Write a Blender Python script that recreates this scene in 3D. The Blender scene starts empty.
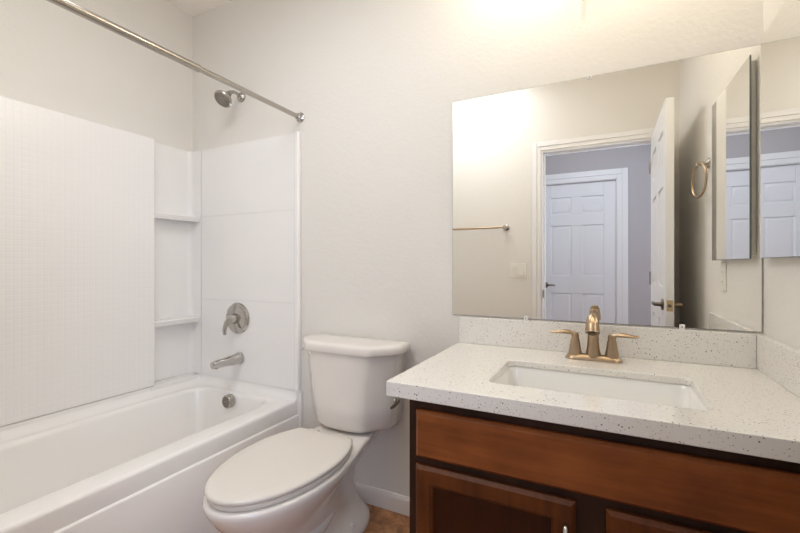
import bpy, bmesh, math, random
from mathutils import Vector, Matrix
random.seed(4)
PI = math.pi
S = bpy.context.scene
C = S.collection

# ------------------------------------------------------------------ camera
CAM_H = 1.14
cd = bpy.data.cameras.new('camera'); cam = bpy.data.objects.new('camera', cd); C.objects.link(cam)
cd.sensor_width = 36.0; cd.lens = 36.0 * 407.0 / 800.0
cd.clip_start = 0.01
cd.shift_y = -1.5 / 800.0
cam.location = (0, 0, CAM_H)
cam.rotation_euler = (PI / 2, 0, math.radians(26.7))
S.camera = cam

# ------------------------------------------------------------------ world, exposure
w = bpy.data.worlds.new('world'); S.world = w; w.use_nodes = True
w.node_tree.nodes['Background'].inputs[0].default_value = (0.8, 0.87, 1, 1)
w.node_tree.nodes['Background'].inputs[1].default_value = 0.3
S.view_settings.view_transform = 'Standard'
S.view_settings.look = 'None'
S.view_settings.gamma = 1.0
S.view_settings.use_curve_mapping = False
S.view_settings.exposure = 0.02
S.cycles.max_bounces = 16
S.cycles.diffuse_bounces = 8
S.cycles.glossy_bounces = 8
S.cycles.caustics_reflective = True
S.cycles.sample_clamp_indirect = 8.0

def area(name, loc, rot, sx, sy, power, col):
    d = bpy.data.lights.new(name, 'AREA'); d.shape = 'RECTANGLE'; d.size = sx; d.size_y = sy
    d.energy = power; d.color = col
    o = bpy.data.objects.new(name, d); o.location = loc; o.rotation_euler = rot; C.objects.link(o); return o

# added fill light standing in for hall daylight, aimed through the doorway
area('hall_fill_right', (0.86, -0.80, 1.35), (0, math.radians(90), math.radians(-58)), 1.7, 0.9, 30.0, (0.60, 0.74, 1.0))
VANITY_W, VANITY_C = 2.2, (1.0, 0.91, 0.73)
# added, unseen ceiling lamps to fill room and hall (fixtures built below)
area('added_ceiling_fill', (-1.00, 0.52, 2.60), (0, 0, 0), 0.80, 0.80, 12.4, (0.95, 0.97, 1.0))
area('added_hall_fill', (-0.12, -0.48, 2.60), (0, 0, 0), 0.50, 0.50, 8.0, (0.85, 0.91, 1.0))

# ------------------------------------------------------------------ materials
def mat(name, col, rough=0.5, metal=0.0, spec=0.5, coat=0.0):
    m = bpy.data.materials.new(name); m.use_nodes = True
    b = m.node_tree.nodes['Principled BSDF']
    b.inputs['Base Color'].default_value = (*col, 1)
    b.inputs['Roughness'].default_value = rough
    b.inputs['Metallic'].default_value = metal
    b.inputs['Specular IOR Level'].default_value = spec
    if coat: b.inputs['Coat Weight'].default_value = coat; b.inputs['Coat Roughness'].default_value = 0.08
    return m
def nt(m): return m.node_tree, m.node_tree.nodes['Principled BSDF']
def node(t, ty, **kw):
    n = t.nodes.new(ty)
    for k, v in kw.items():
        if hasattr(n, k): setattr(n, k, v)
        else: n.inputs[k].default_value = v
    return n
def coords(t, scale=(1, 1, 1)):
    g = node(t, 'ShaderNodeNewGeometry'); mp = node(t, 'ShaderNodeMapping')
    mp.inputs['Scale'].default_value = scale
    t.links.new(g.outputs['Position'], mp.inputs['Vector']); return mp.outputs['Vector']
def bump(m, scale=160, strength=0.15, dist=0.002, detail=2.0, sc=(1, 1, 1)):
    t, b = nt(m)
    n = node(t, 'ShaderNodeTexNoise'); n.inputs['Scale'].default_value = scale; n.inputs['Detail'].default_value = detail
    t.links.new(coords(t, sc), n.inputs['Vector'])
    bp = node(t, 'ShaderNodeBump'); bp.inputs['Strength'].default_value = strength; bp.inputs['Distance'].default_value = dist
    t.links.new(n.outputs['Fac'], bp.inputs['Height']); t.links.new(bp.outputs['Normal'], b.inputs['Normal'])
def ramp(t, fac, stops):
    r = node(t, 'ShaderNodeValToRGB'); e = r.color_ramp.elements
    while len(e) < len(stops): e.new(0.5)
    for k, (p, c) in enumerate(stops): e[k].position = p; e[k].color = (*c, 1)
    t.links.new(fac, r.inputs['Fac']); return r.outputs['Color']

M = {}
M['paint'] = mat('wall_paint', (0.77, 0.745, 0.70), 0.55, spec=0.3); bump(M['paint'], 70, 0.22, 0.004)
M['ceil'] = mat('ceiling_paint', (0.90, 0.86, 0.81), 0.7, spec=0.2); bump(M['ceil'], 70, 0.25, 0.004)
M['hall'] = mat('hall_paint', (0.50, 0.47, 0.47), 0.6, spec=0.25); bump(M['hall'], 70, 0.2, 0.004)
M['trim'] = mat('trim_paint', (0.82, 0.81, 0.80), 0.35)
M['base'] = mat('baseboard_paint', (0.80, 0.755, 0.705), 0.4)
M['door'] = mat('door_paint', (0.80, 0.80, 0.81), 0.38)
M['acrylic'] = mat('surround_acrylic', (0.87, 0.855, 0.84), 0.22, coat=0.3)
M['tub'] = mat('tub_acrylic', (0.88, 0.86, 0.84), 0.18, coat=0.4)
M['china'] = mat('toilet_china', (0.80, 0.755, 0.71), 0.12, coat=0.4)
M['seat'] = mat('toilet_seat_plastic', (0.73, 0.685, 0.625), 0.22)
M['sink'] = mat('sink_china', (0.86, 0.85, 0.82), 0.08, coat=0.5)
M['nickel'] = mat('brushed_nickel', (0.46, 0.43, 0.385), 0.22, 1.0)
M['chrome'] = mat('polished_chrome', (0.52, 0.50, 0.475), 0.10, 1.0)
M['darkmetal'] = mat('dark_metal', (0.16, 0.14, 0.12), 0.35, 1.0)
M['bronze'] = mat('champagne_bronze', (0.43, 0.32, 0.21), 0.33, 1.0)
M['oldbronze'] = mat('aged_bronze', (0.20, 0.16, 0.125), 0.35, 1.0)
M['brass'] = mat('worn_brass', (0.55, 0.42, 0.24), 0.35, 1.0)
M['sprayface'] = mat('spray_face_metal', (0.30, 0.28, 0.25), 0.4, 0.8)
M['plate'] = mat('switch_plastic', (0.80, 0.77, 0.71), 0.35)
M['clear'] = mat('clip_plastic', (0.82, 0.81, 0.79), 0.25)
M['rubber'] = mat('dark_recess', (0.03, 0.03, 0.03), 0.6)
M['cabwhite'] = mat('cabinet_enamel', (0.92, 0.89, 0.84), 0.4)
M['mirror'] = mat('mirror_glass', (0.975, 0.97, 0.945), 0.0, 1.0)
M['mirror_edge'] = mat('mirror_edge', (0.16, 0.17, 0.15), 0.3, 0.3)
M['lavender_floor'] = mat('hall_floor', (0.30, 0.25, 0.21), 0.7)

def wood(name, dark, light, sc):
    m = mat(name, light, 0.42, spec=0.22); t, b = nt(m)
    n = node(t, 'ShaderNodeTexNoise'); n.inputs['Scale'].default_value = 5; n.inputs['Detail'].default_value = 7; n.inputs['Roughness'].default_value = 0.6
    t.links.new(coords(t, sc), n.inputs['Vector'])
    n2 = node(t, 'ShaderNodeTexNoise'); n2.inputs['Scale'].default_value = 9; n2.inputs['Detail'].default_value = 3
    t.links.new(coords(t), n2.inputs['Vector'])
    mx = node(t, 'ShaderNodeMix'); mx.data_type = 'FLOAT'; mx.inputs[0].default_value = 0.45
    t.links.new(n.outputs['Fac'], mx.inputs[2]); t.links.new(n2.outputs['Fac'], mx.inputs[3])
    t.links.new(ramp(t, mx.outputs[0], [(0.36, dark), (0.64, light)]), b.inputs['Base Color'])
    return m
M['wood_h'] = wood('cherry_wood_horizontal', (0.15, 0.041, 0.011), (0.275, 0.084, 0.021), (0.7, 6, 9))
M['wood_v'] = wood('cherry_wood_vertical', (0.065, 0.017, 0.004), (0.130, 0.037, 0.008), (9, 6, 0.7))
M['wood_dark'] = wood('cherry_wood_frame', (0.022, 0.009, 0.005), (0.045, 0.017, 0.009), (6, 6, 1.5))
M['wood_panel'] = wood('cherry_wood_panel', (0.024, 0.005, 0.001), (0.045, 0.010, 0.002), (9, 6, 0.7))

def quartz():
    m = mat('speckled_quartz', (0.79, 0.765, 0.72), 0.16, coat=0.2); t, b = nt(m)
    def dots(scale, thr, keep):
        v = node(t, 'ShaderNodeTexVoronoi'); v.inputs['Scale'].default_value = scale
        t.links.new(coords(t), v.inputs['Vector'])
        lt = node(t, 'ShaderNodeMath'); lt.operation = 'LESS_THAN'; lt.inputs[1].default_value = thr
        t.links.new(v.outputs['Distance'], lt.inputs[0])
        sp = node(t, 'ShaderNodeSeparateColor'); t.links.new(v.outputs['Color'], sp.inputs[0])
        lk = node(t, 'ShaderNodeMath'); lk.operation = 'LESS_THAN'; lk.inputs[1].default_value = keep
        t.links.new(sp.outputs[0], lk.inputs[0])
        mu = node(t, 'ShaderNodeMath'); mu.operation = 'MULTIPLY'
        t.links.new(lt.outputs[0], mu.inputs[0]); t.links.new(lk.outputs[0], mu.inputs[1]); return mu.outputs[0]
    base = (0.79, 0.765, 0.72)
    prev = None
    for sc, th, kp, col in ((230, 0.36, 0.14, (0.62, 0.58, 0.52)), (150, 0.27, 0.125, (0.10, 0.098, 0.10)), (260, 0.32, 0.08, (0.22, 0.21, 0.20)), (150, 0.4, 0.06, (0.84, 0.82, 0.79))):
        mx = node(t, 'ShaderNodeMix'); mx.data_type = 'RGBA'
        t.links.new(dots(sc, th, kp), mx.inputs[0])
        if prev is None: mx.inputs[6].default_value = (*base, 1)
        else: t.links.new(prev, mx.inputs[6])
        mx.inputs[7].default_value = (*col, 1); prev = mx.outputs[2]
    t.links.new(prev, b.inputs['Base Color']); return m
M['quartz'] = quartz()

def floor_mat():
    m = mat('brown_stone_vinyl', (0.2, 0.12, 0.08), 0.45); t, b = nt(m)
    n = node(t, 'ShaderNodeTexNoise'); n.inputs['Scale'].default_value = 16; n.inputs['Detail'].default_value = 8; n.inputs['Roughness'].default_value = 0.65; n.inputs['Distortion'].default_value = 0.6
    t.links.new(coords(t), n.inputs['Vector'])
    t.links.new(ramp(t, n.outputs['Fac'], [(0.3, (0.13, 0.055, 0.024)), (0.5, (0.37, 0.165, 0.066)), (0.7, (0.56, 0.30, 0.14))]), b.inputs['Base Color'])
    return m
M['floor'] = floor_mat()

def tile_bump(m):      # embossed one-inch squares in the acrylic panel
    t, b = nt(m)
    g = node(t, 'ShaderNodeNewGeometry'); sx = node(t, 'ShaderNodeSeparateXYZ'); t.links.new(g.outputs['Position'], sx.inputs[0])
    outs = []
    for ax in (1, 2):
        f = node(t, 'ShaderNodeMath'); f.operation = 'PINGPONG'; f.inputs[1].default_value = 0.0127
        t.links.new(sx.outputs[ax], f.inputs[0])
        mr = node(t, 'ShaderNodeMapRange'); mr.interpolation_type = 'SMOOTHSTEP'
        mr.inputs['From Min'].default_value = 0.0; mr.inputs['From Max'].default_value = 0.004
        t.links.new(f.outputs[0], mr.inputs['Value']); outs.append(mr.outputs['Result'])
    mu = node(t, 'ShaderNodeMath'); mu.operation = 'MULTIPLY'
    t.links.new(outs[0], mu.inputs[0]); t.links.new(outs[1], mu.inputs[1])
    bp = node(t, 'ShaderNodeBump'); bp.inputs['Strength'].default_value = 0.35; bp.inputs['Distance'].default_value = 0.001
    t.links.new(mu.outputs[0], bp.inputs['Height']); t.links.new(bp.outputs['Normal'], b.inputs['Normal'])
M['tile'] = mat('tile_embossed_acrylic', (0.87, 0.855, 0.84), 0.22); tile_bump(M['tile'])

def lamp(name, col, strength):
    m = bpy.data.materials.new(name); m.use_nodes = True
    b = m.node_tree.nodes['Principled BSDF']
    b.inputs['Base Color'].default_value = (0.9, 0.88, 0.84, 1)
    b.inputs['Emission Color'].default_value = (*col, 1); b.inputs['Emission Strength'].default_value = strength
    return m
M['shade'] = lamp('lit_frosted_shade', (1.0, 0.86, 0.64), 2.8)
M['diffuser'] = lamp('added_lamp_diffuser', (0.85, 0.9, 1.0), 1.0)  # glow of the added ceiling fixtures

# ------------------------------------------------------------------ builders
def wloc(o):
    v = Vector((0, 0, 0))
    while o is not None: v += o.location; o = o.parent
    return v
def obj(name, bm, material, parent=None, smooth=True, angle=35, kind=None, loc=None):
    if loc is None: loc = wloc(parent) if parent else Vector((0, 0, 0))
    loc = Vector(loc)
    bmesh.ops.recalc_face_normals(bm, faces=bm.faces)
    bmesh.ops.translate(bm, verts=bm.verts, vec=-loc)
    me = bpy.data.meshes.new(name); bm.to_mesh(me); bm.free()
    mats = material if isinstance(material, (list, tuple)) else [material]
    for m in mats: me.materials.append(m)
    if smooth:
        me.shade_smooth(); me.set_sharp_from_angle(angle=math.radians(angle))
    o = bpy.data.objects.new(name, me); C.objects.link(o)
    if smooth and angle <= 40:
        wn = o.modifiers.new('weighted_normal', 'WEIGHTED_NORMAL'); wn.keep_sharp = True; wn.weight = 60
    if parent: o.parent = parent
    else: o.location = loc
    if kind: o['kind'] = kind
    return o
def struct(name, bm, m, parent=None, **k):
    o = obj(name, bm, m, parent, **k)
    if not parent: o['kind'] = 'structure'
    return o
def thing(name, label, cat, loc, group=None):
    o = bpy.data.objects.new(name, None); o.empty_display_size = 0.05; C.objects.link(o); o.location = loc
    o['label'] = label; o['category'] = cat
    if group: o['group'] = group
    return o
def tag(o, label, cat, group=None):
    o['label'] = label; o['category'] = cat
    if group: o['group'] = group
    return o
def box(bm, x0, x1, y0, y1, z0, z1, bev=0.0, seg=2):
    vs = [bm.verts.new((x, y, z)) for x in (x0, x1) for y in (y0, y1) for z in (z0, z1)]
    fs = [(0, 1, 3, 2), (4, 6, 7, 5), (0, 4, 5, 1), (2, 3, 7, 6), (0, 2, 6, 4), (1, 5, 7, 3)]
    faces = [bm.faces.new([vs[i] for i in f]) for f in fs]
    bmesh.ops.recalc_face_normals(bm, faces=faces)
    if bev > 0:
        es = list({e for f in faces for e in f.edges})
        bmesh.ops.bevel(bm, geom=es, offset=bev, segments=seg, profile=0.5, affect='EDGES')
    return bm
def bx(*a, **k): return box(bmesh.new(), *a, **k)
def loft(bm, rings, cap0=True, cap1=True, close=True):
    R = [[bm.verts.new(p) for p in r] for r in rings]
    n = len(R[0])
    for a, b in zip(R, R[1:]):
        for i in range(n if close else n - 1):
            j = (i + 1) % n
            bm.faces.new((a[i], a[j], b[j], b[i]))
    if cap0: bm.faces.new(R[0][::-1])
    if cap1: bm.faces.new(R[-1])
    return bm
def lathe(bm, prof, origin, axis=(0, 0, 1), n=32):
    ax = Vector(axis).normalized()
    q = Vector((0, 0, 1)).rotation_difference(ax)
    rings = []
    for r, h in prof:
        r = max(r, 0.0002)
        rings.append([Vector(origin) + q @ Vector((r * math.cos(2 * PI * i / n), r * math.sin(2 * PI * i / n), h)) for i in range(n)])
    return loft(bm, rings)
def tube(bm, pts, radii, n=16, flat=None):
    """sweep an ellipse along pts; flat = (up vector, ratio list) squashes along up"""
    pts = [Vector(p) for p in pts]; rings = []
    if not isinstance(radii, (list, tuple)): radii = [radii] * len(pts)
    ref = Vector(flat[0]) if flat else None
    prevu = None
    for k, p in enumerate(pts):
        d = (pts[min(k + 1, len(pts) - 1)] - pts[max(k - 1, 0)]).normalized()
        if prevu is None:
            u = ref if ref else (Vector((0, 0, 1)) if abs(d.z) < 0.9 else Vector((0, 1, 0)))
        else: u = ref if ref else prevu
        u = (u - d * u.dot(d)).normalized(); v = d.cross(u); prevu = u
        fr = flat[1][k] if flat else 1.0
        rings.append([p + u * (radii[k] * fr * math.sin(2 * PI * i / n)) + v * (radii[k] * math.cos(2 * PI * i / n)) for i in range(n)])
    return loft(bm, rings)
def smooth_path(pts, sub=6):
    """Catmull-Rom through points (any dimension tuples)"""
    out = []
    P = [pts[0]] + list(pts) + [pts[-1]]
    for i in range(1, len(P) - 2):
        for s_ in range(sub):
            t = s_ / sub
            out.append(tuple(0.5 * (2 * b + (c_ - a) * t + (2 * a - 5 * b + 4 * c_ - d) * t * t + (-a + 3 * b - 3 * c_ + d) * t ** 3)
                             for a, b, c_, d in zip(P[i - 1], P[i], P[i + 1], P[i + 2])))
    out.append(tuple(pts[-1])); return out
def rrect(x0, x1, y0, y1, r, z, n=6):
    pts = []
    for cx, cy, a0 in ((x1 - r, y1 - r, 0), (x0 + r, y1 - r, 90), (x0 + r, y0 + r, 180), (x1 - r, y0 + r, 270)):
        for i in range(n + 1):
            a = math.radians(a0 + 90 * i / n); pts.append((cx + r * math.cos(a), cy + r * math.sin(a), z))
    return pts

# ------------------------------------------------------------------ room shell
D = 1.68                      # back wall
XL, XR = -2.284, 0.452        # left and right walls
YF = 0.03; YO = -0.09         # door wall: bathroom side, hall side
CH = 2.68                     # ceiling
HY = -1.47                    # hall far wall
DX0, DX1, DH = -0.447, 0.325, 2.03   # doorway
HX0, HX1 = -2.4, 1.2

struct('floor', bx(XL - .1, XR + .9, HY - .3, D + .12, -0.06, 0), M['floor'])
struct('ceiling', bx(XL - .2, XR + .9, HY - .3, D + .12, CH, CH + 0.06), M['ceil'])
struct('wall_back', bx(XL - .12, XR + .12, D, D + .12, 0, CH), M['paint'])
struct('wall_left', bx(XL - .12, XL, YF, D, 0, CH), M['paint'])
struct('wall_right', bx(XR, XR + .12, YF, D, 0, CH), M['paint'])
bm = bmesh.new()
box(bm, XL - .12, DX0, YO, YF, 0, CH); box(bm, DX1, XR + .12, YO, YF, 0, CH); box(bm, DX0, DX1, YO, YF, DH, CH)
struct('wall_front', bm, M['paint'])
# hall walls
HDX0, HDX1, HDH = -0.665, 0.117, 2.045
bm = bmesh.new()
box(bm, HX0, HDX0, HY - .12, HY, 0, CH); box(bm, HDX1, HX1 + .15, HY - .12, HY, 0, CH); box(bm, HDX0, HDX1, HY - .12, HY, HDH, CH)
box(bm, HDX0, HDX1, HY - .14, HY - .12, 0, HDH)
struct('wall_hall_far', bm, M['hall'])
struct('wall_hall_left', bx(HX0 - .0, HX0 + .1, HY, YO, 0, CH), M['hall'])
struct('wall_hall_right', bx(HX1, HX1 + .12, HY, YO, 0, CH), M['hall'])
bm = bmesh.new()
box(bm, XR + .12, HX1 + .12, YO, YF, 0, CH)
struct('wall_hall_near', bm, M['hall'])

# casing and jamb of the bathroom doorway
def casing(name, x0, x1, h, yface, sgn, wd=0.064, t0=0.012, t1=0.019):
    bm = bmesh.new()
    def piece(a0, a1, b0, b1):   # x range, z range; two-step profile
        ya, yb = sorted((yface, yface + sgn * t0)); box(bm, a0, a1, ya, yb, b0, b1, 0.003)
    for (ax0, ax1) in ((x0 - wd, x0 + .0), (x1 - .0, x1 + wd)):
        ya, yb = sorted((yface, yface + sgn * t0)); box(bm, ax0, ax1, ya, yb, 0, h + wd, 0.003)
        o0, o1 = (ax0, ax0 + wd * .55) if ax0 < x0 else (ax1 - wd * .55, ax1)
        ya, yb = sorted((yface, yface + sgn * t1)); box(bm, o0, o1, ya, yb, 0, h + wd, 0.004)
    ya, yb = sorted((yface, yface + sgn * t0)); box(bm, x0, x1, ya, yb, h, h + wd, 0.003)
    ya, yb = sorted((yface, yface + sgn * t1)); box(bm, x0 - wd * .4, x1 + wd * .4, ya, yb, h + wd * .45, h + wd, 0.004)
    return struct(name, bm, M['trim'])
JT = 0.018
bm = bmesh.new()
box(bm, DX0, DX0 + JT, YO - .001, YF + .001, 0, DH, 0.001); box(bm, DX1 - JT, DX1, YO - .001, YF + .001, 0, DH, 0.001)
box(bm, DX0 + JT, DX1 - JT, YO - .001, YF + .001, DH - JT, DH, 0.001)
box(bm, DX0 + JT, DX0 + JT + .011, -0.045, -0.012, 0, DH - JT, 0.001)
box(bm, DX0 + JT + .011, DX1 - JT, -0.045, -0.012, DH - JT - .011, DH - JT, 0.001)
jamb = struct('trim_1', bm, M['trim'])
bm = bx(DX0 + JT, DX0 + JT + .0035, -.004, .036, 0.885, 0.945, 0.0005)
obj('strike_plate', bm, M['rubber'], jamb)
casing('trim_2', DX0 + .004, DX1 - .004, DH - .004, YF, 1)
casing('trim_3', DX0 + .004, DX1 - .004, DH - .004, YO, -1)
casing('trim_4', HDX0 + .004, HDX1 - .004, HDH - .004, HY, 1, wd=0.105)

# baseboard on the back wall between tub and vanity, and along the front wall
def baseboard(name, x0, x1, ywall, sgn):
    prof = [(0, 0), (0.013, 0), (0.013, 0.058), (0.010, 0.066), (0.009, 0.072), (0.005, 0.079), (0, 0.08)]
    bm = bmesh.new()
    loft(bm, [[(x, ywall + sgn * p, z) for p, z in prof] for x in (x0, x1)])
    return struct(name, bm, M['base'])
baseboard('baseboard_back', -1.412, -0.498, D, -1)
baseboard('baseboard_front', -1.425, DX0 - .062, YF, 1)
baseboard('baseboard_hall', HDX1 + .105, HX1, HY, 1)

# ------------------------------------------------------------------ six-panel doors
def panel_door(bm, x0, x1, y0, y1, z0, z1, flip=False):
    """leaf in the XZ plane, thickness along y, raised panels both sides"""
    W = x1 - x0; st = 0.112; mu = 0.105; rec = 0.011
    box(bm, x0 + .003, x1 - .003, y0 + rec, y1 - rec, z0 + .003, z1 - .003)
    rows = [(0.215, 0.83), (1.02, 1.575), (1.70, 1.885)]
    xs = [(x0, x0 + st), (x0 + W / 2 - mu / 2, x0 + W / 2 + mu / 2), (x1 - st, x1)]
    zs = [(z0, rows[0][0]), (rows[0][1], rows[1][0]), (rows[1][1], rows[2][0]), (rows[2][1], z1)]
    box(bm, xs[0][0], xs[0][1], y0, y1, z0, z1, 0.0025); box(bm, xs[2][0], xs[2][1], y0, y1, z0, z1, 0.0025)
    for a, b in zs: box(bm, xs[0][1], xs[2][0], y0, y1, a, b, 0.0025)
    for a, b in rows: box(bm, xs[1][0], xs[1][1], y0, y1, a, b, 0.0025)
    for a, b in rows:
        for xa, xb in ((xs[0][1], xs[1][0]), (xs[1][1], xs[2][0])):
            for yy, sg in ((y0, 1), (y1, -1)):
                g = 0.012; k = 0.034
                r0 = [(xa + g, yy + sg * rec, a + g), (xb - g, yy + sg * rec, a + g), (xb - g, yy + sg * rec, b - g), (xa + g, yy + sg * rec, b - g)]
                r1 = [(xa + k, yy + sg * .001, a + k), (xb - k, yy + sg * .001, a + k), (xb - k, yy + sg * .001, b - k), (xa + k, yy + sg * .001, b - k)]
                loft(bm, [r0, r1], cap0=False)
    return bm
def lever_set(parent, name, p, out, along, m):
    """rosette + lever: p on door face, out = outward normal, along = lever direction"""
    p = Vector(p); out = Vector(out); along = Vector(along)
    bm = bmesh.new()
    lathe(bm, [(0.0, 0), (0.031, 0), (0.032, .004), (0.029, .009), (0.014, .012), (0.011, .016), (0.010, .036), (0.010, .042), (0.0, .047)], p, out, 24)
    h = obj(name, bm, m, parent)
    path = smooth_path([tuple(p + out * .038), tuple(p + out * .042 + along * .03), tuple(p + out * .042 + along * .075 + Vector((0, 0, .002))), tuple(p + out * .040 + along * .105 - Vector((0, 0, .003)))], 5)
    rr = [0.0105 - 0.004 * i / (len(path) - 1) for i in range(len(path))]
    obj('lever', tube(bmesh.new(), path, rr, 12), m, h)
    return h
# open bathroom door: built closed along x, then turned about its hinge
hall_leaf = struct('door_2', panel_door(bmesh.new(), HDX0 + .012, HDX1 - .012, HY - .055, HY - .02, 0.012, 2.032), M['door'])
lever_set(hall_leaf, 'door_handle', (HDX0 + .070, HY - .02, 0.915), (0, 1, 0), (1, 0, 0), M['oldbronze'])
bm = bmesh.new()
box(bm, HDX0, HDX0 + .010, HY - .11, HY + .001, 0, HDH); box(bm, HDX1 - .010, HDX1, HY - .11, HY + .001, 0, HDH); box(bm, HDX0 + .01, HDX1 - .01, HY - .11, HY + .001, HDH - .011, HDH)
struct('trim_5', bm, M['trim'])

DT = 0.040; dx = 0.286; dl = 0.755; dy0 = YF + .012
bm = panel_door(bmesh.new(), 0, dl, 0, DT, 0.012, 2.022)
# (x, y) -> leaf runs along +y from the hinge, its bathroom-side face at x = dx
bmesh.ops.transform(bm, matrix=Matrix(((0, 1, 0, dx), (1, 0, 0, dy0), (0, 0, 1, 0), (0, 0, 0, 1))), verts=bm.verts)
leaf = struct('door_1', bm, M['door'])
hz = 0.925; hyy = dy0 + dl - .083
lever_set(leaf, 'door_handle', (dx, hyy, hz), (-1, 0, 0), (0, -1, 0), M['oldbronze'])
lever_set(leaf, 'door_handle', (dx + DT, hyy, hz), (1, 0, 0), (0, -1, 0), M['bronze'])
bm = bx(dx + .006, dx + DT - .006, dy0 + dl - .0005, dy0 + dl + .002, hz - .029, hz + .029, 0.0006)
lp = obj('latch_plate', bm, M['brass'], leaf)
bm = bmesh.new(); lathe(bm, [(0.0, 0), (0.009, 0), (0.008, .008), (0, .010)], (dx + DT / 2, dy0 + dl + .002, hz), (0, 1, 0), 16)
obj('latch_bolt', bm, M['oldbronze'], lp)
for z in (0.25, 1.05, 1.82):
    bm = bmesh.new(); lathe(bm, [(0, -.045), (.006, -.045), (.006, .045), (0, .045)], (dx - .004, YF + .006, z), (0, 0, 1), 12)
    obj('hinge', bm, M['nickel'], leaf)

# ------------------------------------------------------------------ bathtub
X1 = -1.437; TB0, TB1 = 0.045, 1.662
t = thing('bathtub', 'white alcove bathtub with a stepped apron along the left wall', 'bathtub', (-1.85, 0.85, 0))
rings = []
def orect(z, x1, r=0.003): rings.append(rrect(XL + .012, x1, TB0, TB1, r, z))
orect(0.0, X1 + .010); orect(.352, X1 + .010); orect(.3585, X1 + .007); orect(.3605, X1 + .001); orect(.418, X1); orect(.427, X1 - .003); orect(.4315, X1 - .010); orect(.432, X1 - .016)
IN = (-2.125, -1.545, 0.20, 1.615)
def irect(z, d, r, dn=0.0): rings.append(rrect(IN[0] + d, IN[1] - d, IN[2] + d + dn, IN[3] - d * .8, r, z))
irect(.432, -.012, .11); irect(.430, -.004, .105); irect(.424, .004, .10); irect(.41, .010, .10)
irect(.30, .026, .10, .05); irect(.17, .045, .10, .11); irect(.125, .07, .10, .15); irect(.105, .12, .09, .2)
bm = loft(bmesh.new(), rings, cap0=True, cap1=True)
obj('basin', bm, M['tub'], t, angle=50)
# wall-side flange and cove (left wall and plumbing end)
def cove(path_in, path_out):
    bm = bmesh.new(); prof = [(0, 0), (.18, .30), (.42, .62), (.75, .9), (1, 1)]
    rows = []
    for (a, b) in zip(path_in, path_out):
        a = Vector(a); b = Vector(b); row = []
        for q in range(7):
            an = q / 6 * PI / 2
            row.append(Vector((a.x + (b.x - a.x) * math.sin(an), a.y + (b.y - a.y) * math.sin(an), a.z + (b.z - a.z) * (1 - math.cos(an)))))
        rows.append(row)
    loft(bm, rows, False, False, close=False); return bm
pin = [(-2.135, TB0 + .01, .432), (-2.135, 1.50, .432), (-2.128, 1.56, .432), (-2.10, 1.60, .432), (-2.05, 1.622, .432), (-1.54, 1.624, .432), (-1.47, 1.640, .432), (-1.4385, 1.650, .432)]
pout = [(-2.1946, TB0 + .01, .4795), (-2.1946, 1.50, .4795), (-2.1946, 1.60, .4795), (-2.1946, 1.6602, .4795), (-2.12, 1.6602, .4795), (-1.54, 1.6602, .4795), (-1.47, 1.6602, .4792), (-1.4385, 1.6602, .4785)]
bm = cove(pin, pout)
o = obj('rim_cove', bm, M['tub'], t, angle=60)
obj('corner_ledge', bx(XL + .002, -2.188, 1.36, 1.6595, .42, .4785, .004), M['tub'], t)
bm = bx(XL + .002, -2.190, TB0, 1.36, .425, .4785, .002)
obj('wall_flange', bm, M['tub'], t)
bm = bmesh.new()
loft(bm, [rrect(-1.446, -1.413, 1.6625, D - .001, .0008, z) for z in (0.0, .4785)])
obj('apron_flange', bm, M['tub'], t)
# overflow plate
ov = Vector((-1.860, IN[3] - .030, 0.386))
bm = bmesh.new(); lathe(bm, [(0, 0), (.036, 0), (.0375, .006), (.036, .030), (.033, .034), (0.0, .034)], ov + Vector((0, .018, 0)), (0, -1, 0), 28)
op = obj('overflow_plate', bm, M['nickel'], t)
bm = bmesh.new()
for i in range(-3, 4):
    for j in range(-3, 4):
        px, pz = i * .0085 + (j % 2) * .00425, j * .0078
        if px * px + pz * pz < .029 ** 2:
            lathe(bm, [(0, 0), (.0033, 0), (.0033, .0006), (0, .0006)], ov + Vector((px, -.0162, pz)), (0, -1, 0), 8)
obj('grille_holes', bm, M['darkmetal'], op)
bm = bmesh.new(); lathe(bm, [(0, 0), (.034, 0), (.036, .003), (.02, .006), (0, .006)], (-1.86, 1.36, .1055), (0, 0, 1), 24)
obj('drain', bm, M['nickel'], t)

# ------------------------------------------------------------------ tub surround
ZB, ZT = 0.480, 1.830
XP, XRC = -2.195, -2.274
bm = bx(XL + .001, XP, YF + .004, 1.385, ZB, ZT, 0.006, 3)
tag(obj('surround_panel', bm, M['tile'], None, loc=(XP, .7, ZB)), 'long white tub wall panel embossed with small squares along the left wall', 'wall panel', None)
# corner column: recess between side panel and end panel with a rounded inner corner
bm = bmesh.new()
xe = -2.184
pl = [(XRC, 1.385)]
for i in range(9):
    a = PI - (PI / 2) * i / 8
    pl.append((XRC + .03 + .03 * math.cos(a), 1.66 - .03 + .03 * math.sin(a)))
pl += [(xe, 1.66)]
po = [(xe, D - .002), (XL + .002, D - .002), (XL + .002, 1.385)]
prof = pl + po
loft(bm, [[(x, y, z) for x, y in prof] for z in (ZB, ZT + .004)])
sr = thing('corner_shelf_column', 'narrow white moulded column with two shelves in the tub corner', 'corner shelf', (-2.23, 1.5, ZB))
obj('column', bm, M['acrylic'], sr)
for z in (1.43, 0.828):
    bm = bmesh.new()
    fp = [(XRC + .001, 1.386), (XP - .002, 1.386), (XP + .0, 1.40), (XP + .004, 1.52), (XP + .006, 1.658)]
    fp += [(XRC + .03, 1.658), (XRC + .008, 1.648), (XRC + .001, 1.628)]
    rr_ = []
    for dz, ins in ((-.030, .010), (-.012, .002), (-.004, 0), (0, .003)):
        rr_.append([(x - (ins if x > XRC + .05 else 0), y, z + dz) for x, y in fp])
    loft(bm, rr_); obj('shelf', bm, M['acrylic'], sr)
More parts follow.
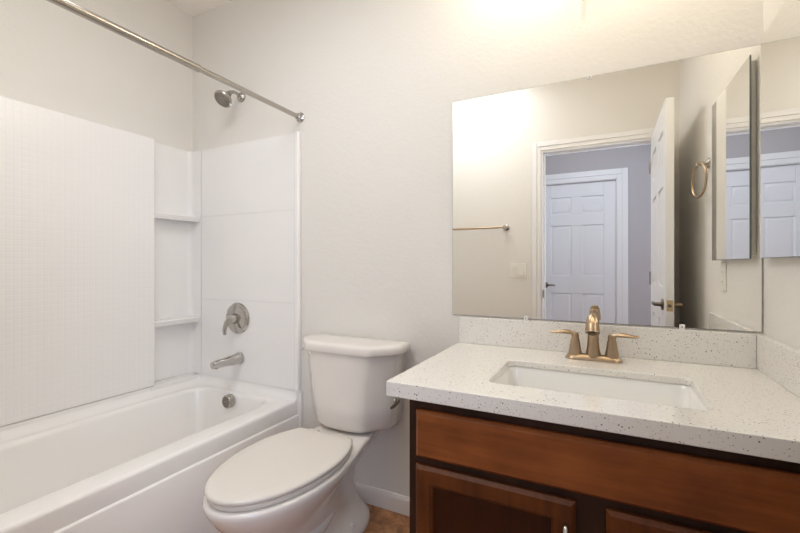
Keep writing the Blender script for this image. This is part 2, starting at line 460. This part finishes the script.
# end panel with shallow grooves
ep = thing('surround_panel', 'smooth white tub wall panel carrying the shower valve and tub spout', 'wall panel', (-1.8, 1.67, ZB))
bm = bmesh.new()
zs = [(ZB, 0.935), (0.939, 1.428), (1.432, ZT + .004)]
for a, b in zs: box(bm, xe + .003, -1.452, 1.6605, D - .001, a, b, 0.0016)
box(bm, xe + .003, -1.452, 1.6625, D - .001, ZB, ZT)
obj('panel', bm, M['acrylic'], ep)
bm = bmesh.new()
loft(bm, [rrect(-1.452, -1.424, 1.652, D - .001, .0075, z) for z in (ZB, ZT + .006)])
obj('edge_trim', bm, M['acrylic'], ep)

# ------------------------------------------------------------------ tub fittings
vx = -1.868; vy = 1.6600
v = thing('shower_valve', 'round chrome shower valve with lever above the tub spout', 'shower valve', (vx, vy, .837))
bm = bmesh.new(); lathe(bm, [(0, 0), (.088, 0), (.089, .004), (.084, .013), (.074, .016), (.070, .013), (.066, .012), (.04, .020), (0, .022)], (vx, vy, .837), (0, -1, 0), 48)
obj('escutcheon', bm, M['chrome'], v)
bm = bmesh.new(); lathe(bm, [(0, 0), (.030, 0), (.030, .010), (.026, .016), (.025, .040), (.020, .052), (.008, .057), (0, .058)], (vx, vy - .016, .837), (0, -1, 0), 32)
hb = obj('handle_hub', bm, M['chrome'], v)
path = smooth_path([(vx, vy - .058, .842), (vx - .010, vy - .070, .820), (vx - .018, vy - .078, .785), (vx - .020, vy - .076, .752)], 6)
n_ = len(path)
obj('handle_lever', tube(bmesh.new(), path, [.016 - .007 * abs(i / (n_ - 1)) for i in range(n_)], 14), M['chrome'], v)
sx_ = -1.852; sz_ = .611
v = thing('tub_spout', 'chrome tub spout on the end panel below the shower valve', 'spout', (sx_, vy, sz_))
bm = bmesh.new(); path = [(sx_, vy - q, sz_ - z_) for q, z_ in ((0, 0), (.012, 0), (.014, 0), (.06, .001), (.12, .002), (.165, .003), (.182, .004), (.188, .006))]
tube(bm, path, [.034, .034, .031, .028, .024, .022, .020, .013], 24)
obj('spout_body', bm, M['chrome'], v)
bm = bmesh.new(); lathe(bm, [(0, 0), (.017, 0), (.018, .012), (0.0165, .016), (0, .016)], (sx_, vy - .166, sz_ - .008), (0, -.25, -1), 20)
nz = obj('nozzle', bm, M['chrome'], v)
bm = bmesh.new(); lathe(bm, [(0, 0), (.0125, 0), (.0125, .0008), (0, .0008)], Vector((sx_, vy - .166, sz_ - .008)) + Vector((0, -.25, -1)).normalized() * .0158, (0, -.25, -1), 16)
obj('outlet', bm, M['rubber'], nz)

hx_ = -1.862
v = thing('shower_fixture', 'nickel shower head on a bent arm high on the back wall', 'shower head', (hx_, D, 2.103))
bm = bmesh.new(); lathe(bm, [(0, 0), (.030, 0), (.029, .006), (.020, .016), (.012, .018), (0, .018)], (hx_, D, 2.103), (0, -1, 0), 28)
obj('wall_flange', bm, M['nickel'], v)
path = smooth_path([(hx_, D - .005, 2.103), (hx_, D - .035, 2.112), (hx_, D - .062, 2.111), (hx_, D - .084, 2.098)], 6)
obj('shower_arm', tube(bmesh.new(), path, .009, 14), M['nickel'], v)
hd = Vector((0.0, -0.66, -0.75)).normalized()
p0 = Vector((hx_, D - .080, 2.102))
bm = bmesh.new(); lathe(bm, [(0, -.004), (.011, -.002), (.013, .010), (.012, .018), (.018, .024), (.020, .034), (.034, .050), (.047, .066), (.0505, .076), (.048, .081), (0, .081)], p0, hd, 32)
hb = obj('head', bm, M['nickel'], v)
bm = bmesh.new(); lathe(bm, [(0, 0), (.043, 0), (.042, .003), (.018, .004), (.016, .006), (0, .006)], p0 + hd * .081, hd, 28)
obj('spray_face', bm, M['sprayface'], hb)
sf = bmesh.new(); e1 = Vector((1, 0, 0)); e2 = hd.cross(e1).normalized()
for rad_, cnt in ((.037, 20), (.029, 14), (.022, 10)):
    for i in range(cnt):
        a_ = 2 * PI * i / cnt
        lathe(sf, [(0, 0), (.0022, 0), (.0016, .002), (0, .002)], p0 + hd * .0835 + (e1 * math.cos(a_) + e2 * math.sin(a_)) * rad_, hd, 8)
obj('nozzles', sf, M['darkmetal'], hb)
q = p0 + hd * .074 + Vector((0.040, .012, -.030))
bm = bmesh.new(); lathe(bm, [(0, 0), (.005, 0), (.005, .016), (0, .018)], q, (0.5, .1, -.8), 12)
obj('spray_lever', bm, M['clear'], hb)

rx, rz = -1.431, 1.915
v = thing('shower_curtain_rod', 'brushed steel tension shower rod spanning above the tub edge', 'shower rod', (rx, .85, rz))
bm = bmesh.new(); lathe(bm, [(0, 0), (.0145, 0), (.0145, 1.03), (.0125, 1.034), (0, 1.034)], (rx, YF + .02, rz), (0, 1, 0), 24)
obj('outer_tube', bm, M['nickel'], v)
bm = bmesh.new(); lathe(bm, [(0, 0), (.0115, 0), (.0115, .575), (0, .575)], (rx, 1.08, rz), (0, 1, 0), 24)
obj('inner_tube', bm, M['nickel'], v)
for y, d in ((D, -1), (YF, 1)):
    bm = bmesh.new(); lathe(bm, [(0, 0), (.026, 0), (.027, .004), (.022, .008), (.018, .012), (.017, .026), (.013, .030), (0, .030)], (rx, y, rz), (0, d, 0), 24)
    obj('end_cap', bm, M['chrome'], v)

# ------------------------------------------------------------------ toilet
TX = -1.045
t = thing('toilet', 'off-white two-piece toilet with closed lid between tub and vanity', 'toilet', (TX, 1.25, 0))
def outline(yt, yw, w, yb, wb, z, nf=14, nb=10, ell=False):
    """symmetric egg: tip yt, widest w at yw, back at yb half-width wb"""
    pts = []
    for i in range(nf + 1):
        a = PI / 2 * i / nf
        pts.append((w * math.sin(a), yw - (yw - yt) * math.cos(a)))
    for i in range(1, nb + 1):
        u = i / nb; s_ = u * u * (3 - 2 * u)
        if ell:
            u = math.sin(u * PI / 2) ; k = math.sqrt(max(0, 1 - (wb / w) ** 2))
            pts.append((w * math.sqrt(1 - (k * u) ** 2), yw + (yb - yw) * u))
        else: pts.append((w + (wb - w) * s_, yw + (yb - yw) * u))
    right = [(TX + x, y, z) for x, y in pts]
    left = [(TX - x, y, z) for x, y in pts[1:]][::-1]
    return right + left
FE = dict(ell=True)
R = [outline(1.00, 1.46, .127, 1.630, .05, 0.0, **FE), outline(0.998, 1.46, .129, 1.632, .05, 0.010, **FE), outline(1.005, 1.46, .126, 1.627, .05, 0.026, **FE),
     outline(1.01, 1.44, .110, 1.605, .05, 0.046, **FE), outline(1.01, 1.38, .088, 1.57, .05, 0.085, **FE), outline(0.995, 1.28, .084, 1.535, .05, 0.14, **FE), outline(0.965, 1.20, .108, 1.51, .052, 0.20, **FE), outline(0.915, 1.17, .142, 1.51, .070, 0.265),
     outline(0.868, 1.155, .174, 1.53, .100, 0.32), outline(0.845, 1.15, .192, 1.58, .116, 0.355),
     outline(0.836, 1.15, .199, 1.62, .124, 0.375), outline(0.834, 1.15, .200, 1.64, .126, 0.388), outline(0.838, 1.15, .197, 1.64, .124, 0.396), outline(0.850, 1.15, .186, 1.63, .116, 0.399)]
obj('bowl', loft(bmesh.new(), R), M['china'], t, angle=60)
# trapway bulge on each side
for sg in (1, -1):
    path = smooth_path([(TX + sg * .058, 1.03, .19), (TX + sg * .060, 1.14, .145), (TX + sg * .052, 1.26, .150), (TX + sg * .040, 1.37, .205), (TX + sg * .028, 1.45, .255)], 6)
    obj('trapway', tube(bmesh.new(), path, [.034 + .014 * math.sin(PI * i / (len(path) - 1)) for i in range(len(path))], 18), M['china'], t, angle=60)
    bm = bmesh.new(); lathe(bm, [(0, -.012), (.015, -.012), (.015, .006), (.010, .013), (0, .015)], (TX + sg * .098, 1.43, .052), (0, 0, 1), 16)
    obj('bolt_cap', bm, M['china'], t)
# seat and lid
def slab(o0, o1, z0, z1, r=.006):
    rr_ = []
    for z, ins in ((z0, r * .7), (z0 + r * .5, r * .2), (z0 + r, 0), (z1 - r, 0), (z1 - r * .4, r * .3), (z1, r)):
        rr_.append(outline(o0[0] + ins, o0[1], o0[2] - ins, o0[3] - ins, o0[4] - ins, z, **FE))
    return loft(bmesh.new(), rr_)
obj('seat', slab((0.846, 1.17, .192, 1.385, .135), None, .401, .419), M['seat'], t, angle=50)
rr_ = []
for z, ins in ((.421, .004), (.424, .001), (.427, 0), (.432, 0), (.436, .003), (.4385, .012), (.4395, .05), (.440, .10)):
    rr_.append(outline(.838 + ins, 1.17, .195 - ins, 1.388 - ins, .131 - ins * .5, z, **FE))
obj('lid', loft(bmesh.new(), rr_), M['seat'], t, angle=50)
for sg in (1, -1):
    bm = bmesh.new(); lathe(bm, [(0, -.022), (.013, -.022), (.013, .022), (0, .022)], (TX + sg * .075, 1.402, .418), (1, 0, 0), 16)
    obj('hinge', bm, M['seat'], t)
# tank
def tank_outline(hw, yf, yb, z, ins=0.0):
    """back, straight sides, chamfered front corners, slightly bowed front"""
    pts = [(hw - .012, yb), (hw, yb - .012), (hw, yf + .120), (hw - .003, yf + .104), (hw - .012, yf + .090), (hw - .050, yf + .052), (hw - .088, yf + .015), (hw - .100, yf + .006), (hw - .118, yf + .001), (hw * .28, yf - .006), (0.0, yf - .008)]
    cy_ = (yf + yb) / 2; kx = (hw - ins) / hw; ky = ((yb - yf) / 2 - ins) / ((yb - yf) / 2)
    pts = [(x * kx, cy_ + (y - cy_) * ky) for x, y in pts]
    right = [(TX + x, y, z) for x, y in pts]
    left = [(TX - x, y, z) for x, y in pts[:-1]][::-1]
    return right + left
R = []
for z, hw, yf in ((.404, .150, 1.53), (.407, .182, 1.503), (.416, .203, 1.484), (.440, .217, 1.472), (.52, .226, 1.467), (.62, .236, 1.465), (.70, .243, 1.463), (.752, .247, 1.461)):
    R.append(tank_outline(hw, yf, 1.655, z))
obj('tank', loft(bmesh.new(), R), M['china'], t, angle=55)
R = []
for z, ins in ((.752, .010), (.755, .002), (.760, 0), (.783, 0), (.790, .004), (.795, .014), (.7965, .03), (.797, .07)):
    R.append(tank_outline(.267, 1.449, 1.664, z, ins))
obj('tank_lid', loft(bmesh.new(), R), M['china'], t, angle=55)
bm = bmesh.new(); lathe(bm, [(0, 0), (.012, 0), (.012, .008), (.007, .012), (.007, .02), (0, .02)], (TX + .236, 1.56, .555), (1, 0, 0), 16)
fl = obj('flush_lever', bm, M['nickel'], t)
bm = tube(bmesh.new(), [(TX + .251, 1.565, .556), (TX + .256, 1.55, .555), (TX + .258, 1.51, .551), (TX + .257, 1.485, .548)], [.006, .008, .008, .005], 12)
obj('lever_arm', bm, M['darkmetal'], fl)
bm = bmesh.new(); lathe(bm, [(0, 0), (.007, 0), (.006, .006), (0, .007)], (TX - .244, 1.53, .738), (-1, 0, 0), 12)
obj('rubber_bumper', bm, M['clear'], t)

# ------------------------------------------------------------------ vanity cabinet
CX0, CX1 = -0.498, 0.442; CYF = 1.05; CZ = 0.768
t = thing('vanity_cabinet', 'dark cherry wood vanity cabinet under the speckled countertop', 'cabinet', ((CX0 + CX1) / 2, 1.36, 0))
bm = bmesh.new()
box(bm, CX0, CX0 + .016, CYF + .02, D - .002, 0.0, CZ)
box(bm, CX1 - .016, CX1, CYF + .02, D - .002, 0.0, CZ)
box(bm, CX0 + .016, CX1 - .016, D - .012, D - .002, 0.10, CZ)
box(bm, CX0 + .016, CX1 - .016, CYF + .02, D - .012, 0.10, 0.116)
box(bm, CX0 + .016, CX1 - .016, CYF + .075, CYF + .09, 0.0, 0.10)
obj('carcass', bm, M['wood_dark'], t)
bm = bmesh.new()
FW = .04
box(bm, CX0, CX0 + FW, CYF, CYF + .02, 0.0, CZ, .001); box(bm, CX1 - FW, CX1, CYF, CYF + .02, 0.0, CZ, .001)
box(bm, CX0 + FW, CX1 - FW, CYF, CYF + .02, .725, CZ, .001); box(bm, CX0 + FW, CX1 - FW, CYF, CYF + .02, .565, .625, .001); box(bm, CX0 + FW, CX1 - FW, CYF, CYF + .02, .095, .135, .001)
box(bm, -.065, .010, CYF, CYF + .02, .135, .565, .001)
box(bm, CX0 + FW, CX1 - FW, CYF + .012, CYF + .019, .625, .725)
obj('face_frame', bm, M['wood_dark'], t)
def bevel_front(bm, x0, x1, z0, z1, y0, y1, b=.009):
    """slab with a sloped edge round its front face"""
    r = [[(x0, y1, z0), (x1, y1, z0), (x1, y1, z1), (x0, y1, z1)], [(x0, y0 + .009, z0), (x1, y0 + .009, z0), (x1, y0 + .009, z1), (x0, y0 + .009, z1)],
         [(x0 + .002, y0 + .007, z0 + .002), (x1 - .002, y0 + .007, z0 + .002), (x1 - .002, y0 + .007, z1 - .002), (x0 + .002, y0 + .007, z1 - .002)],
         [(x0 + b * .7, y0 + .002, z0 + b * .7), (x1 - b * .7, y0 + .002, z0 + b * .7), (x1 - b * .7, y0 + .002, z1 - b * .7), (x0 + b * .7, y0 + .002, z1 - b * .7)],
         [(x0 + b, y0, z0 + b), (x1 - b, y0, z0 + b), (x1 - b, y0, z1 - b), (x0 + b, y0, z1 - b)]]
    return loft(bm, r)
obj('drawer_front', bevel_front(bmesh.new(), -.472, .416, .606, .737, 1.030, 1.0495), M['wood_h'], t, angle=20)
for x0, x1, hside in ((-.473, -.061, 1), (.003, .417, -1)):
    z0, z1 = .118, .584; fw = .044
    bm = bmesh.new()
    # frame with mitred look: outer bevel, inner step to recessed flat panel
    y0, y1 = 1.030, 1.0495
    def rq(i, y): return [(x0 + i, y, z0 + i), (x1 - i, y, z0 + i), (x1 - i, y, z1 - i), (x0 + i, y, z1 - i)]
    loft(bm, [rq(0, y1), rq(0, y0 + .009), rq(.002, y0 + .007), rq(.0065, y0 + .002), rq(.009, y0), rq(fw, y0), rq(fw + .004, y0 + .004), rq(fw + .007, y0 + .0045), rq(fw + .010, y0 + .009)], cap0=True, cap1=False)
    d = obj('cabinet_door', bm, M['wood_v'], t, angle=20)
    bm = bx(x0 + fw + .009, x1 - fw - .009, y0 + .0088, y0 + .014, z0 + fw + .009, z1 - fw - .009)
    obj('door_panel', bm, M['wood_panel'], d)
    hxp = (x1 - .020) if hside == 1 else (x0 + .020)
    pth = smooth_path([(hxp, y0 + .002, .527), (hxp, y0 - .016, .530), (hxp, y0 - .024, .505), (hxp, y0 - .027, .475), (hxp, y0 - .024, .445), (hxp, y0 - .016, .428), (hxp, y0 + .002, .431)], 5)
    obj('handle', tube(bmesh.new(), pth, .006, 12), M['chrome'], d)

# ------------------------------------------------------------------ countertop with sink cut-out
KX0, KX1, KY0, KY1 = -.557, XR - .001, 1.016, D - .001
KT, KB = .81, .768
HO = (-.296, .222, 1.138, 1.440)       # opening
n6 = 6
def orr(z, e=0.0, r=.006): return rrect(KX0 + e, KX1 - (e if e else 0), KY0 + e, KY1, r, z, n6)
KS = .79
def hole(z, e=0.0, r=.024): return rrect(HO[0] - e, HO[1] + e, HO[2] - e, HO[3] + e, r + e, z, n6)
rings = [hole(KS), hole(KT - .003), hole(KT - .0008, .0012), hole(KT, .003), orr(KT, .0035), orr(KT - .001, .001), orr(KT - .0035), orr(KB + .002), orr(KB, .002), orr(KB, .030), orr(KS, .030), hole(KS)]
bm = loft(bmesh.new(), rings, False, False)
bmesh.ops.remove_doubles(bm, verts=bm.verts, dist=1e-5)
tag(obj('countertop', bm, M['quartz'], None, angle=25, loc=(-.05, 1.35, KB)), 'white speckled quartz countertop with a sink cut-out on the dark cabinet', 'countertop')
tag(obj('backsplash', bx(KX0 + .001, XR - .022, D - .02, D - .001, KT, .921, .0025), M['quartz'], None, loc=(-.05, D, KT)), 'long low quartz backsplash strip under the wall mirror', 'backsplash')
tag(obj('side_splash', bx(XR - .0215, XR - .001, KY0 + .002, D - .001, KT, .921, .0025), M['quartz'], None, loc=(XR, 1.35, KT)), 'short quartz splash strip along the right wall', 'backsplash')

# sink
t = thing('sink', 'white rectangular undermount sink set into the countertop', 'sink', (-.04, 1.28, KB))
rr_ = []
def sr_(e, z, r): rr_.append(rrect(HO[0] - e, HO[1] + e, HO[2] - e, HO[3] + e, r, z, n6))
sr_(.022, KS - .001, .035); sr_(.006, KS - .001, .03); sr_(.003, KS - .004, .03); sr_(-.002, KS - .02, .03); sr_(-.010, KS - .08, .03); sr_(-.018, KS - .105, .03); sr_(-.035, KS - .122, .03); sr_(-.07, KS - .130, .04); sr_(-.13, KS - .134, .02)
bm = loft(bmesh.new(), rr_, False, True)
rr2 = []
for e, z, r in ((-.12, KS - .146, .03), (-.03, KS - .134, .03), (-.006, KS - .105, .055), (.010, KS - .02, .055), (.022, KS - .012, .035), (.022, KS - .001, .035)):
    rr2.append(rrect(HO[0] - e, HO[1] + e, HO[2] - e, HO[3] + e, r, z, n6))
loft(bm, rr2, True, False); bmesh.ops.remove_doubles(bm, verts=bm.verts, dist=1e-5)
obj('bowl', bm, M['sink'], t, angle=50)
bm = bmesh.new(); lathe(bm, [(0, 0), (.030, 0), (.031, .002), (.026, .004), (.02, .003), (0, .005)], (-.04, 1.29, KS - .1345), (0, 0, 1), 24)
obj('drain', bm, M['bronze'], t)

# ------------------------------------------------------------------ faucet
FX, FY = -.036, 1.572
t = thing('faucet', 'champagne bronze two-handle faucet standing behind the sink', 'faucet', (FX, FY, KT))
rr_ = []
for z, e in ((KT, 0), (KT + .004, .0), (KT + .010, -.004), (KT + .016, -.010), (KT + .018, -.016)):
    rr_.append(rrect(FX - .090 - e, FX + .090 + e, FY - .030 - e, FY + .026 + e, .027 + e * .5, z, 8))
obj('base_plate', loft(bmesh.new(), rr_), M['bronze'], t, angle=40)
for sg in (-1, 1):
    hxp = FX + sg * .058
    bm = bmesh.new(); lathe(bm, [(0, 0), (.0235, 0), (.0225, .006), (.018, .030), (.0145, .055), (.0122, .060), (.0122, .063), (.0132, .065), (.0125, .073), (.009, .079), (0, .080)], (hxp, FY, KT + .012), (0, 0, 1), 28)
    h = obj('handle', bm, M['bronze'], t)
    z0 = KT + .086
    path = smooth_path([(hxp - sg * .006, FY, z0 - .004), (hxp + sg * .014, FY - .002, z0 + .004), (hxp + sg * .036, FY - .005, z0 + .006), (hxp + sg * .060, FY - .008, z0 + .004), (hxp + sg * .082, FY - .010, z0 + .004)], 6)
    n_ = len(path); rad = [.0095 + .0050 * math.sin(PI * min(1, max(0, (i / (n_ - 1) - .25) / .75))) - .004 * (i / (n_ - 1)) ** 6 for i in range(n_)]
    obj('lever', tube(bmesh.new(), path, rad, 14, flat=((0, 0, 1), [.85 - .42 * min(1, i / (n_ - 1) * 1.4) for i in range(n_)])), M['bronze'], h)
path = smooth_path([(FX, FY, KT + .012), (FX, FY, KT + .045), (FX, FY - .002, KT + .085), (FX, FY - .010, KT + .122), (FX, FY - .032, KT + .146), (FX, FY - .062, KT + .148), (FX, FY - .090, KT + .132), (FX, FY - .102, KT + .108)], 5)
key = [.026, .020, .0175, .0170, .0175, .0185, .0205, .0225]
rad = [r for (r,) in smooth_path([(k,) for k in key], 5)]
sp = obj('spout', tube(bmesh.new(), path, rad, 24, ), M['bronze'], t, angle=45)
bm = bmesh.new(); lathe(bm, [(0, 0), (.0125, 0), (.0125, .003), (0, .003)], (FX, FY - .1025, KT + .106), (0, -.45, -.9), 18)
obj('aerator', bm, M['darkmetal'], sp)
bm = bmesh.new(); lathe(bm, [(0, 0), (.0035, 0), (.0035, .110), (.010, .113), (.0135, .120), (.0135, .152), (.0115, .160), (.004, .163), (0, .163)], (FX + .002, FY + .024, KT + .012), (0, 0, 1), 20)
obj('lift_rod', bm, M['bronze'], t)

# ------------------------------------------------------------------ wall mirror
t = thing('wall_mirror', 'large frameless mirror on the back wall above the backsplash', 'mirror', (-.07, D, .925))
MX0, MX1, MZ0, MZ1 = -.588, .4475, .926, 1.843
bm = bx(MX0, MX1, D - .006, D - .0005, MZ0, MZ1, .0012, 1)
g = obj('glass', bm, [M['mirror'], M['mirror_edge']], t, smooth=False)
for p in g.data.polygons:
    if not p.normal.y < -0.99: p.material_index = 1
for cx, cz, s_ in ((.236, MZ0, 1), (-.280, MZ0, 1), (-.05, MZ1, -1)):
    bm = bmesh.new()
    box(bm, cx - .008, cx + .008, D - .010, D - .0062, cz - .006 if s_ > 0 else cz - .009, cz + .011 if s_ > 0 else cz + .004, .001)
    c_ = obj('mirror_clip', bm, M['clear'], t)
    bm = bmesh.new(); lathe(bm, [(0, 0), (.0025, 0), (.002, .001), (0, .0012)], (cx, D - .010, cz + .003 * s_), (0, -1, 0), 10)
    obj('screw', bm, M['darkmetal'], c_)

# ------------------------------------------------------------------ medicine cabinet
t = thing('medicine_cabinet', 'mirrored medicine cabinet on the right wall beside the wall mirror', 'medicine cabinet', (XR, 1.35, 1.16))
obj('body', bx(.4350, XR + .0, 1.146, 1.598, 1.172, 1.826, .0015), M['cabwhite'], t)
bm = bx(.4293, .4343, 1.134, 1.6215, 1.160, 1.838, .0018, 1)
TILT = 0.0175          # the mirrored door stands very slightly open at its far edge
for q in bm.verts: q.co.x -= (1.6215 - q.co.y) * TILT
g = obj('mirror_door', bm, [M['mirror'], M['mirror_edge']], t, smooth=False)
for p in g.data.polygons:
    if not p.normal.x < -0.98: p.material_index = 1
bm = bmesh.new(); prof = []
z = 1.18
while z < 1.70:
    prof += [(.0022, z), (.0022, z + .0085), (.0012, z + .009), (.0012, z + .0105)]; z += .011
lathe(bm, [(0, 1.18)] + prof + [(0, z)], (.4372, 1.6005, 0), (0, 0, 1), 10)
obj('piano_hinge', bm, M['nickel'], t)

# ------------------------------------------------------------------ towel ring, towel bar, switch, outlet
ry, rzz = .922, 1.632
t = thing('towel_ring', 'nickel towel ring hanging on the right wall near the medicine cabinet', 'towel ring', (XR, ry, rzz))
bm = bmesh.new(); lathe(bm, [(0, 0), (.026, 0), (.026, .005), (.018, .010), (.011, .014), (.009, .030), (.010, .040), (.012, .044), (.011, .052), (0, .054)], (XR, ry, rzz), (-1, 0, 0), 24)
obj('post', bm, M['nickel'], t)
rr0 = .080; RT = math.radians(11); ctr = Vector((XR - .042, ry, rzz - rr0))
bm = bmesh.new(); nn = 48; rings = []
for i in range(nn):
    a = 2 * PI * i / nn; d = Vector((math.sin(a) * math.sin(RT), math.sin(a) * math.cos(RT), math.cos(a)))
    rings.append([ctr + d * (rr0 + .0055 * math.cos(2 * PI * j / 10)) + Vector((math.cos(RT), -math.sin(RT), 0)) * (.0055 * math.sin(2 * PI * j / 10)) for j in range(10)])
rings.append(rings[0]); loft(bm, rings, False, False); bmesh.ops.remove_doubles(bm, verts=bm.verts, dist=1e-5)
obj('ring', bm, M['bronze'], t)

bz = 1.44
t = thing('towel_bar', 'slim nickel towel bar on the wall beside the doorway, seen in the mirror', 'towel bar', (-1.01, YF, bz))
for x in (-.708, -1.318):
    bm = bmesh.new(); lathe(bm, [(0, 0), (.024, 0), (.024, .005), (.015, .011), (.010, .016), (.010, .045), (.016, .050), (.018, .060), (.015, .070), (0, .073)], (x, YF, bz), (0, 1, 0), 24)
    obj('post', bm, M['nickel'], t)
obj('bar', tube(bmesh.new(), [(-1.318, YF + .06, bz), (-.708, YF + .06, bz)], .0085, 16), M['bronze'], t)

sx0, sx1, sz0, sz1 = -.683, -.551, 1.037, 1.153
t = thing('light_switch', 'double rocker light switch plate by the doorway, seen in the mirror', 'light switch', ((sx0 + sx1) / 2, YF, 1.095))
obj('plate', bx(sx0, sx1, YF, YF + .006, sz0, sz1, .0025), M['plate'], t)
for k in (0, 1):
    xa = sx0 + .022 + k * .055
    bm = bmesh.new()
    zz = [(sz0 + .025, .0075 if k == 0 else .012), (1.095, .0085), (sz1 - .025, .012 if k == 0 else .0075)]
    loft(bm, [[(xa, YF + .004, z), (xa + .033, YF + .004, z), (xa + .033, YF + dd, z), (xa, YF + dd, z)] for z, dd in zz])
    obj('rocker', bm, M['plate'], t, smooth=False)
t = thing('wall_outlet', 'white outlet plate on the right wall below the medicine cabinet, seen in the mirror', 'outlet', (XR, 1.2, 1.09))
obj('plate', bx(XR - .006, XR, 1.162, 1.234, 1.030, 1.148, .0025), M['plate'], t)
for z in (1.068, 1.110):
    bm = bmesh.new(); rr_ = []
    for q, e in ((.004, 0), (.0075, 0), (.0082, -.001)):
        rr_.append([(XR - q, y, zz) for y, zz, _ in rrect(1.182 - e, 1.214 + e, z - .014 - e, z + .014 + e, .008, 0, 4)])
    s1 = obj('socket', loft(bm, rr_), M['plate'], t)
    bm = bmesh.new()
    for y in (1.192, 1.204): box(bm, XR - .0085, XR - .0081, y - .001, y + .001, z - .003, z + .005)
    obj('slots', bm, M['rubber'], s1)

# ------------------------------------------------------------------ lamps above the frame: the vanity light, and ceiling lights added for fill
t = thing('vanity_light', 'three-shade vanity light above the wall mirror, only its lower tip in the picture', 'wall lamp', (-.07, D, 2.2))
bm = bmesh.new(); rr_ = []
for q, e in ((0, 0), (.014, 0), (.022, -.008), (.026, -.02)):
    rr_.append([(x, D - q, z) for x, z, _ in rrect(-.125 - e, -.015 + e, 2.205 - e, 2.335 + e, .05, 0, 8)])
obj('back_plate', loft(bm, rr_), M['oldbronze'], t)
obj('arm_bar', tube(bmesh.new(), [(-.36, D - .19, 2.595), (.22, D - .19, 2.595)], .011, 14), M['oldbronze'], t)
obj('stem', tube(bmesh.new(), [(-.07, D - .02, 2.29), (-.07, D - .06, 2.31), (-.07, D - .14, 2.45), (-.07, D - .19, 2.595)], .010, 14), M['oldbronze'], t)
bm = bmesh.new(); lathe(bm, [(0, 0), (.008, .003), (.010, .012), (.006, .02), (.008, .03), (.006, .09), (0, .091)], (-.07, D - .03, 2.1215), (0, 0, 1), 16)
obj('finial', bm, M['oldbronze'], t)
for x in (-.33, -.07, .19):
    bm = bmesh.new(); lathe(bm, [(0, 0), (.018, 0), (.022, .03), (.020, .045), (0, .045)], (x, D - .19, 2.540), (0, 0, 1), 20)
    sk = obj('socket', bm, M['oldbronze'], t)
    bm = bmesh.new(); lathe(bm, [(.020, 0), (.030, -.004), (.042, -.022), (.050, -.06), (.057, -.11), (.055, -.112), (.048, -.06), (.040, -.024), (.020, -.004)], (x, D - .19, 2.542), (0, 0, 1), 28)
    obj('lamp_shade', bm, M['shade'], sk)
    ld = bpy.data.lights.new('vanity_bulb', 'POINT'); ld.energy = VANITY_W; ld.color = VANITY_C; ld.shadow_soft_size = 0.04
    lo = bpy.data.objects.new('vanity_bulb', ld); lo.location = (x, D - .19, 2.375); C.objects.link(lo)
for nm, lb, x, y, hs in (('added_ceiling_light', 'added square flush ceiling light filling the bathroom from out of view', -1.00, .52, .43), ('added_ceiling_light', 'added unseen square ceiling light in the hall outside the doorway', -.12, -.48, .28)):  # unseen fixtures added to carry the two ceiling fill lamps
    t = thing(nm, lb, 'ceiling light', (x, y, CH))
    bm = bmesh.new()
    for q in ((x - hs, x + hs, y - hs, y - hs + .02), (x - hs, x + hs, y + hs - .02, y + hs), (x - hs, x - hs + .02, y - hs + .02, y + hs - .02), (x + hs - .02, x + hs, y - hs + .02, y + hs - .02)):
        box(bm, *q, CH - .07, CH - .0005, .002)
    obj('frame', bm, M['trim'], t)
    obj('diffuser', bx(x - hs + .0202, x + hs - .0202, y - hs + .0202, y + hs - .0202, CH - .060, CH - .03), M['diffuser'], t)
